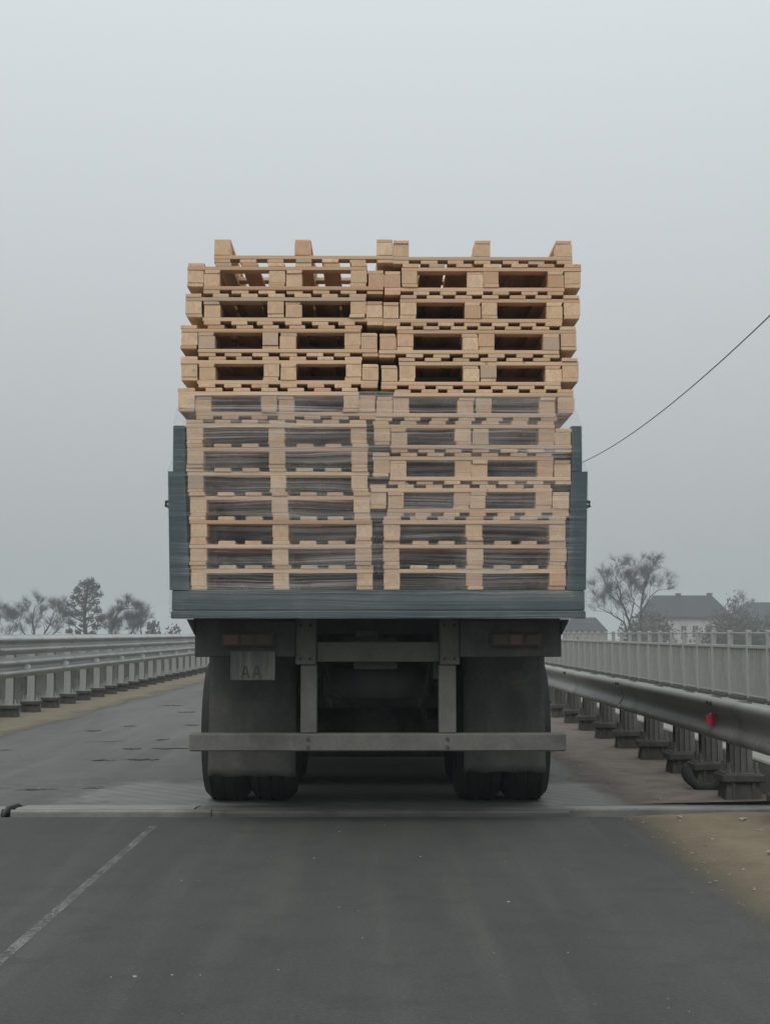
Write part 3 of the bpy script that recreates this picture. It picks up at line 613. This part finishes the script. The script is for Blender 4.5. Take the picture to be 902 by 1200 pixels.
# the rows ahead of it, glimpsed only through the fork openings
full = {}
for inv in (False, True):
    m = MB()
    for nm, px, py, pz in PP:
        me = V[nm][0]; zz = PH - pz if inv else pz
        m.add([(v.co.x + px, v.co.y + py, v.co.z + zz) for v in me.vertices], [list(p.vertices) for p in me.polygons], {'runner': 0, 'deck_board': 0, 'block': 1, 'stringer': 2}[nm])
    full[inv] = m.mesh('wooden_pallet', [M['wood_y'], M['wood_b'], M['wood_x']])
for r in range(1, 4):
    for x, z, lab, inv in plan:
        if 'topmost' in lab and r > 2: continue
        o = link('wooden_pallet', full[inv], None, (x + rng.uniform(-.008, .008) + (.03 if x < 0 else -.02)*(r == 1), Y0 + .02 + 1.225*r, z)); o.rotation_euler = (0, 0, rng.uniform(-.003, .003))
        tag(o, 'wooden pallet further forward on the truck bed, glimpsed through the rear pallets', 'pallet', 'pallets ahead of the rear row')

# ------------------------------------------------------------------ stretch film round the lower load
def ss(a, b, t): t = min(1, max(0, (t-a)/(b-a))); return t*t*(3-2*t)
def half(z, s):
    lo, mid, hi = ((-1.263, -1.236, -1.209), (1.292, 1.260, 1.217))[s]
    bot = (-1.243, 1.272)[s]
    v = bot + (lo-bot)*ss(1.5, 2.1, z); v += (mid-lo)*ss(2.19, 2.27, z); return v + (hi-mid)*ss(2.455, 2.60, z)
m = MB(); rows = 130; cols = []
NS, NR = 10, 150
for i in range(NS): cols.append(('l', i/NS))
for i in range(NR+1): cols.append(('r', i/NR))
for i in range(1, NS+1): cols.append(('R', i/NS))
vs_ = []
for j in range(rows+1):
    t = j/rows
    for kind, u in cols:
        xx = -1.25 + 2.5*u
        ztop = 2.665 + .03*mnoise.noise(Vector((xx*2.5, 1.7, 0))) if kind == 'r' else 2.62
        z = 1.297 + t*(ztop - 1.297)
        wr = mnoise.noise(Vector((xx*1.1, 0.3, z*22 + .6*mnoise.noise(Vector((xx*1.5, 5, z*3)))))) * .007 + mnoise.noise(Vector((xx*.6, 9, z*55))) * .003
        if kind == 'r':
            a, b = half(z, 0), half(z, 1); x = a + (b-a)*u
            e = min(u, 1-u)*2.5; y = 8.742 + wr + .018*ss(.05, 0, e)
        elif kind == 'l':
            x = half(z, 0) - .004 + wr; y = 10.6 + (8.775-10.6)*u
        else:
            x = half(z, 1) + .004 + wr; y = 8.775 + (10.6-8.775)*u
        vs_.append((x, y, z))
nc = len(cols)
m.add(vs_, [(j*nc+i, j*nc+i+1, (j+1)*nc+i+1, (j+1)*nc+i) for j in range(rows) for i in range(nc-1)])
film = tag(m.build('stretch_film', M['film'], None, True), 'clear wrinkled stretch film wrapped round the lower pallets and truck bed', 'plastic film')

# ------------------------------------------------------------------ overhead wire and its pole
m = MB(); zf = lambda y: 5.85 + .0024*(y-30.5)**2
m.tube([(6.0, y, zf(y)) for y in [-3 + 1.0*k for k in range(62)]], .0105, 6)
tag(m.build('overhead_wire', M['wire'], None, True), 'single dark overhead wire sagging across the grey sky on the right', 'wire')
up = tag(empty('utility_pole', (6.0, 58.2, -3)), 'concrete utility pole carrying the overhead wire beyond the truck', 'pole')
m = MB(); m.tube([(0, 0, 0), (0, 0, 10.9)], [.16, .09], 10); m.build('shaft', M['concrete'], up)
m = MB(); m.tube([(0, -.12, 10.6), (0, -.12, 10.75), (0, -.12, 10.79)], [.05, .06, .03], 8); m.build('insulator', M['stone'], up)

# ------------------------------------------------------------------ trees
def grow(m, tw, p, d, ln, r, lev, rg, spread=.6, up_=.12, kids=(2, 3)):
    n = 4; pts = [p]; rad = [r]; q_ = Vector(p); dd = Vector(d).normalized()
    for i in range(n):
        dd = (dd + Vector((rg.gauss(0, .13), rg.gauss(0, .13), rg.gauss(0, .10) + up_*.3))).normalized()
        q_ = q_ + dd*ln/n; pts.append(q_.copy()); rad.append(max(r*(1 - .5*(i+1)/n), .009))
    (m if r > .05 else tw).tube(pts, rad, 6 if r > .08 else 4 if r > .03 else 3, False)
    if lev <= 0:
        for k in range(5):
            a = Vector((rg.gauss(0, 1), rg.gauss(0, 1), rg.gauss(0, .8))).normalized(); b0 = pts[rg.randint(1, 4)]; e = (dd*.8 + a*.8 + Vector((0, 0, .15))).normalized()*rg.uniform(.35, .95)
            tw.tube([b0, b0 + e*.55 + Vector((0, 0, .02)), b0 + e], [.0065, .005, .003], 3, False)
        return
    for k in range(rg.randint(*kids) + (1 if lev < 3 else 0)):
        i = rg.choice((2, 3, 4, 4)); a = Vector((rg.gauss(0, 1), rg.gauss(0, 1), rg.gauss(0, .7)))
        nd = (dd + a.normalized()*spread*rg.uniform(.7, 1.3) + Vector((0, 0, up_))).normalized()
        grow(m, tw, pts[i], nd, ln*rg.uniform(.58, .82), max(rad[i]*.55, .009), lev-1, rg, spread, up_, kids)
def stem(m, tw, pts, r0, r1, rg, lev, every=1, bl=2.2, spread=.75):
    pts = [Vector(p) for p in pts]; n = len(pts)
    fine = []
    for i in range(n-1):
        for k in range(4): fine.append(pts[i].lerp(pts[i+1], k/4) + Vector((rg.gauss(0, .06), rg.gauss(0, .06), 0))*(i > 0))
    fine.append(pts[-1]); N = len(fine)
    rad = [(r0 + (r1-r0)*i/(N-1))*.72 for i in range(N)]
    m.tube(fine, rad, 7, False)
    for i in range(int(N*.35), N, every):
        d = (fine[min(i+1, N-1)] - fine[i-1]).normalized(); a = Vector((rg.gauss(0, 1), rg.gauss(0, 1), rg.gauss(0, .5))).normalized()
        grow(m, tw, fine[i], (d*.8 + a*spread + Vector((0, 0, .15))), bl*rg.uniform(.7, 1.2)*(1.1-.4*i/N), max(rad[i]*.5, .028), lev, rg)
def bare_tree(name, label, loc, stems, seed, lev=3, every=1, bl=2.2, group='trees in the fog', spread=.75, sc=(.92, .92, .84)):
    rg = random.Random(seed); root = tag(empty(name, loc), label, 'tree', group)
    m, tw = MB(), MB()
    for pts, r0, r1 in stems: stem(m, tw, pts, r0, r1, rg, lev, every, bl, spread)
    m.build('trunk', M['bark'], root); tw.build('crown', M['bark'], root); root.scale = sc
    return root
B = -3.0
# big bare tree left of the house (base at x 26)
bare_tree('bare_tree', 'tall bare tree with spreading forked crown standing beside the white house', (26.6, 150, B),
    [([(.9, 0, 0), (.9, 0, 5.0), (.8, 0, 7.2), (1.05, 0, 9.6), (1.5, 0, 11.3), (1.8, .3, 12.4)], .30, .06),
     ([(.2, 0, 0), (-.3, .1, 6.0), (-1.2, .2, 8.6), (-1.6, .2, 10.6), (-1.9, .2, 12.0)], .26, .05),
     ([(-.2, 0, 2), (-1.0, -.1, 6.3), (-2.6, -.2, 7.4), (-4.0, -.2, 8.2)], .20, .04),
     ([(.9, 0, 7.4), (1.9, .2, 9.4), (3.0, .2, 10.4)], .14, .04), ([(-.4, 0, 6.4), (.1, .3, 8.6), (-.2, .4, 10.6), (.3, .2, 11.8)], .12, .03), ([(-1.2, .2, 8.4), (-2.6, .3, 9.6), (-3.1, .1, 10.8)], .11, .03)], 4, 3, 1, 1.5)
bare_tree('bare_tree', 'small faint bare tree showing above the right end of the house roof', (59, 235, B), [([(0, 0, 0), (0, 0, 6), (-.5, 0, 10.2)], .3, .06), ([(.3, 0, 2), (1, 0, 7), (1.8, 0, 9.8)], .2, .05)], 9, 3, 1, 1.8)
# left-hand trees
bare_tree('bare_tree', 'bare tree cut off by the left edge of the picture', (-39.6, 152, B), [([(0, 0, 0), (0, 0, 4.5), (.4, 0, 7.0)], .26, .05), ([(.2, 0, 1), (1.3, 0, 4.2), (1.9, .2, 5.8)], .2, .04)], 12, 3, 1, 1.5)
bare_tree('bare_tree', 'wide bushy bare tree left of the dark evergreen', (-34.6, 150, B), [([(-.4, 0, 0), (-.5, 0, 4.5), (-.8, .2, 6.6), (-.6, 0, 8.0)], .26, .05), ([(.1, 0, 0), (.5, 0, 4.6), (1.3, .2, 6.5), (1.6, .1, 7.5)], .22, .04), ([(-.6, 0, 3.4), (-1.8, .2, 5.2), (-2.2, .2, 6.6)], .16, .04), ([(.5, 0, 4), (1.9, .2, 5.2), (2.6, 0, 6.0)], .14, .04)], 21, 3, 1, 1.25)
bare_tree('bare_tree', 'thin bare tree with a bent top leaning right, beside the evergreen', (-26.8, 149, B), [([(-.2, 0, 0), (-.1, 0, 4.6), (.1, 0, 6.6), (.9, 0, 7.9), (1.7, 0, 8.0)], .18, .07)], 33, 3, 1, .8)
bare_tree('bare_tree', 'low spreading bare tree under the bent one, left of the truck', (-25.2, 151, B), [([(-.4, 0, 0), (-.4, 0, 4.2), (.3, 0, 5.8), (1.0, 0, 6.6)], .22, .05), ([(.2, 0, 2), (.4, 0, 4.8), (-.3, 0, 6.0)], .16, .05), ([(.2, 0, 2), (1.0, .3, 5.0), (.9, 0, 6.4)], .16, .05)], 35, 3, 1, 1.15)
bare_tree('bare_tree', 'bare sapling cluster rising directly right of the evergreen', (-28.0, 153, B), [([(0, 0, 0), (.2, 0, 4.4), (0, 0, 6.8)], .16, .04), ([(.3, 0, 0), (.7, 0, 4.2), (.9, 0, 5.6)], .14, .04)], 37, 3, 1, 1.1)
# evergreen: trunk, limbs and leaf clumps with gaps between them
rg = random.Random(5); ev = tag(empty('evergreen_tree', (-29.9, 150, B)), 'dark evergreen tree with layered clumps, tallest of the left-hand trees', 'tree', 'trees in the fog')
tm, lm = MB(), MB()
tm.tube([(.2, 0, 0), (.15, 0, 3.8), (-.1, 0, 6.0), (.1, 0, 7.8), (.35, 0, 9.3)], [.26, .22, .17, .11, .05], 8)
clumps = [(.55, 0, 9.45, .6), (-.2, .2, 9.25, .55), (1.1, 0, 9.0, .5), (.35, 0, 8.75, .65), (-.75, 0, 8.6, .5), (1.25, .2, 8.2, .6), (.2, .3, 8.1, .7), (-1.0, 0, 7.9, .6), (-.4, 0, 7.4, .65), (.9, 0, 7.3, .6), (-1.5, .1, 7.1, .6),
          (.2, 0, 6.7, .6), (1.3, 0, 6.5, .5), (-1.8, 0, 6.3, .5), (-.8, .2, 6.2, .6), (1.6, 0, 5.7, .55), (.5, 0, 5.7, .5), (-1.4, 0, 5.3, .55), (-.2, 0, 5.0, .45), (1.2, 0, 4.9, .5), (-1.6, 0, 4.4, .4), (-.7, 0, 4.3, .35), (.9, 0, 4.1, .4)]
for cx_, cy_, cz_, cr in clumps:
    tm.tube([(0, 0, cz_-1.0), (cx_*.6, cy_, cz_-.5), (cx_, cy_, cz_)], [.08, .06, .03], 5, False)
    for k in range(int(300*cr)):
        a = Vector((rg.gauss(0, 1), rg.gauss(0, 1), rg.gauss(0, .6))); a = a.normalized()*cr*(rg.random()**.45)
        c = Vector((cx_, cy_, cz_)) + a; u1 = Vector((rg.gauss(0, 1), rg.gauss(0, 1), rg.gauss(0, .5))).normalized()*rg.uniform(.07, .17); v1 = u1.cross(Vector((rg.gauss(0, 1), rg.gauss(0, 1), rg.gauss(0, 1)))).normalized()*rg.uniform(.04, .09)
        lm.add([c-u1, c+v1, c+u1, c-v1], [(0, 1, 2, 3)])
tm.build('trunk', M['bark'], ev); lm.build('crown', M['leaf'], ev)

def bush(label, loc, size, seed, mt='bush', n=1500):
    rg = random.Random(seed); root = tag(empty('bush', loc), label, 'bush', 'bushes below the embankment'); m, l_ = MB(), MB()
    for k in range(16):
        d = Vector((rg.gauss(0, 1)*size[0]*.4, rg.gauss(0, 1)*size[1]*.4, size[2]*rg.uniform(.55, 1.0)))
        m.tube([(d.x*.15, d.y*.15, 0), (d.x*.6, d.y*.6, d.z*.6), d], [.06, .04, .02], 4, False)
    for k in range(n*2):
        a = Vector((rg.gauss(0, 1), rg.gauss(0, 1), rg.gauss(0, 1))).normalized()*(rg.random()**.4)
        lump = 1 + .55*mnoise.noise(Vector((a.x*2.6, a.y*2.6, a.z*2.6 + seed))) + .3*mnoise.noise(Vector((a.x*7, a.y*7, a.z*7 + seed)))
        c = Vector((a.x*size[0]*lump, a.y*size[1]*lump, size[2]*.52 + a.z*size[2]*.52*lump))
        u1 = Vector((rg.gauss(0, 1), rg.gauss(0, 1), rg.gauss(0, 1.3))).normalized()*rg.uniform(.12, .34); v1 = u1.cross(Vector((rg.gauss(0, 1), rg.gauss(0, 1), rg.gauss(0, 1)))).normalized()*rg.uniform(.04, .13)
        l_.add([c-u1, c+v1, c+u1, c-v1], [(0, 1, 2, 3)])
    m.build('stems', M['bark'], root); l_.build('foliage', M[mt], root)
bush('dark bush masking the left corner of the white house', (33.6, 178, B), (2.9, 2, 6.6), 3, 'bush', 2200)
bush('low dark thicket at the foot of the tall bare tree', (31.0, 172, B), (2.4, 2, 5.4), 8, 'bush', 1500)
bush('dark bush masking the right end of the white house', (44.3, 180, B), (3.2, 2, 7.4), 6, 'bush', 2400)
bush('dark hedge along the right-hand edge, behind the railing', (49.6, 178, B), (4.4, 2, 6.3), 16, 'leaf', 2600)
bush('lower hedge in front of the white house, behind the railing', (39.5, 160, B), (5.5, 1.5, 4.6), 18, 'leaf', 2600)
bush('tiny shrub at the right end of the left-hand trees', (-22.9, 150, B), (.8, 1, 5.4), 41, 'bush', 420)
bush('low shrub nearest the truck on the left horizon', (-21.4, 155, B), (1.2, 1, 4.9), 43, 'bush', 420)
bush('faint round shrub on the skyline at the right edge', (58.2, 232, B), (2.6, 2, 9.8), 47, 'bush', 900)

# ------------------------------------------------------------------ houses in the fog
def hip_house(name, label, loc, w_, d_, zw, zr, inset, wins, chims, mt='render', over=.5):
    root = tag(empty(name, loc), label, 'house', 'buildings in the fog')
    x0, x1, y0, y1 = -w_/2, w_/2, 0, d_
    m = MB(); m.box(x0, x1, y0, y1, 0, zw); m.build('wall', M[mt], root)
    m = MB(); a, b, c, d = x0-over, x1+over, y0-over, y1+over; r0, r1, ym = x0+inset, x1-inset, d_/2
    m.add([(a, c, zw+.02), (b, c, zw+.02), (b, d, zw+.02), (a, d, zw+.02), (r0, ym, zr), (r1, ym, zr), (a, c, zw-.12), (b, c, zw-.12), (b, d, zw-.12), (a, d, zw-.12)],
          [(0, 1, 5, 4), (2, 3, 4, 5), (1, 2, 5), (3, 0, 4), (6, 7, 1, 0), (7, 8, 2, 1), (8, 9, 3, 2), (9, 6, 0, 3), (9, 8, 7, 6)])
    rf = m.build('roof', M['roof'], root)
    for x, h in chims:
        m = MB(); m.box(x-.3, x+.3, ym-.3, ym+.3, zr-.6, zr+h); m.box(x-.36, x+.36, ym-.36, ym+.36, zr+h+.002, zr+h+.14); m.build('chimney', M['brick'], rf)
    for x, z0, ww, hh in wins:
        m = MB(); m.box(x-ww/2-.08, x+ww/2+.08, -.05, -.004, z0-.08, z0+hh+.08); wf = m.build('window', M['fence'], root)
        m = MB()
        for sx_ in (-1, 1): m.box(x+sx_*ww/4-ww*.21, x+sx_*ww/4+ww*.21, -.065, -.052, z0, z0+hh)
        m.build('pane', M['pane'], wf)
    return root
hip_house('white_house', 'long white house with grey hipped roof beyond the right-hand railing', (43.1, 200, -3), 11.2, 8, 6.45, 9.5, 1.5,
          [(-3.75, 3.7, .75, 1.5), (-.75, 3.7, .75, 1.5), (.85, 3.7, .75, 1.5), (2.7, 3.7, .75, 1.5), (4.2, 3.7, .75, 1.5)], [(-.6, .15), (3.8, .2)])
hip_house('farm_building', 'dark-roofed building cut off by the right edge, beyond the house', (62.5, 226, -3), 15, 9, 5.6, 9.1, 4.6, [(-3, 3, .9, 1.4), (0, 3, .9, 1.4)], [], 'concrete')
hip_house('farm_shed', 'low grey shed roof between the truck and the tall bare tree', (26.4, 182, -3), 4.6, 5, 4.5, 6.2, .8, [(-1, 3, .6, .8)], [], 'concrete', .3)

# ------------------------------------------------------------------ haze
m = MB(); m.box(-1150, 1150, -1150, 1150, -4, 16)
hz = tag(m.build('haze', None), 'pale grey fog lying over the whole scene', None, None, 'stuff')
hm = bpy.data.materials.new('fog_air'); hm.use_nodes = True; t_ = hm.node_tree; t_.nodes.clear()
pv = t_.nodes.new('ShaderNodeVolumePrincipled'); pv.inputs['Color'].default_value = (.74, .79, .81, 1); pv.inputs['Density'].default_value = .0016; pv.inputs['Anisotropy'].default_value = 0.2
oo = t_.nodes.new('ShaderNodeOutputMaterial'); t_.links.new(pv.outputs[0], oo.inputs['Volume'])
hz.data.materials.clear(); hz.data.materials.append(hm)
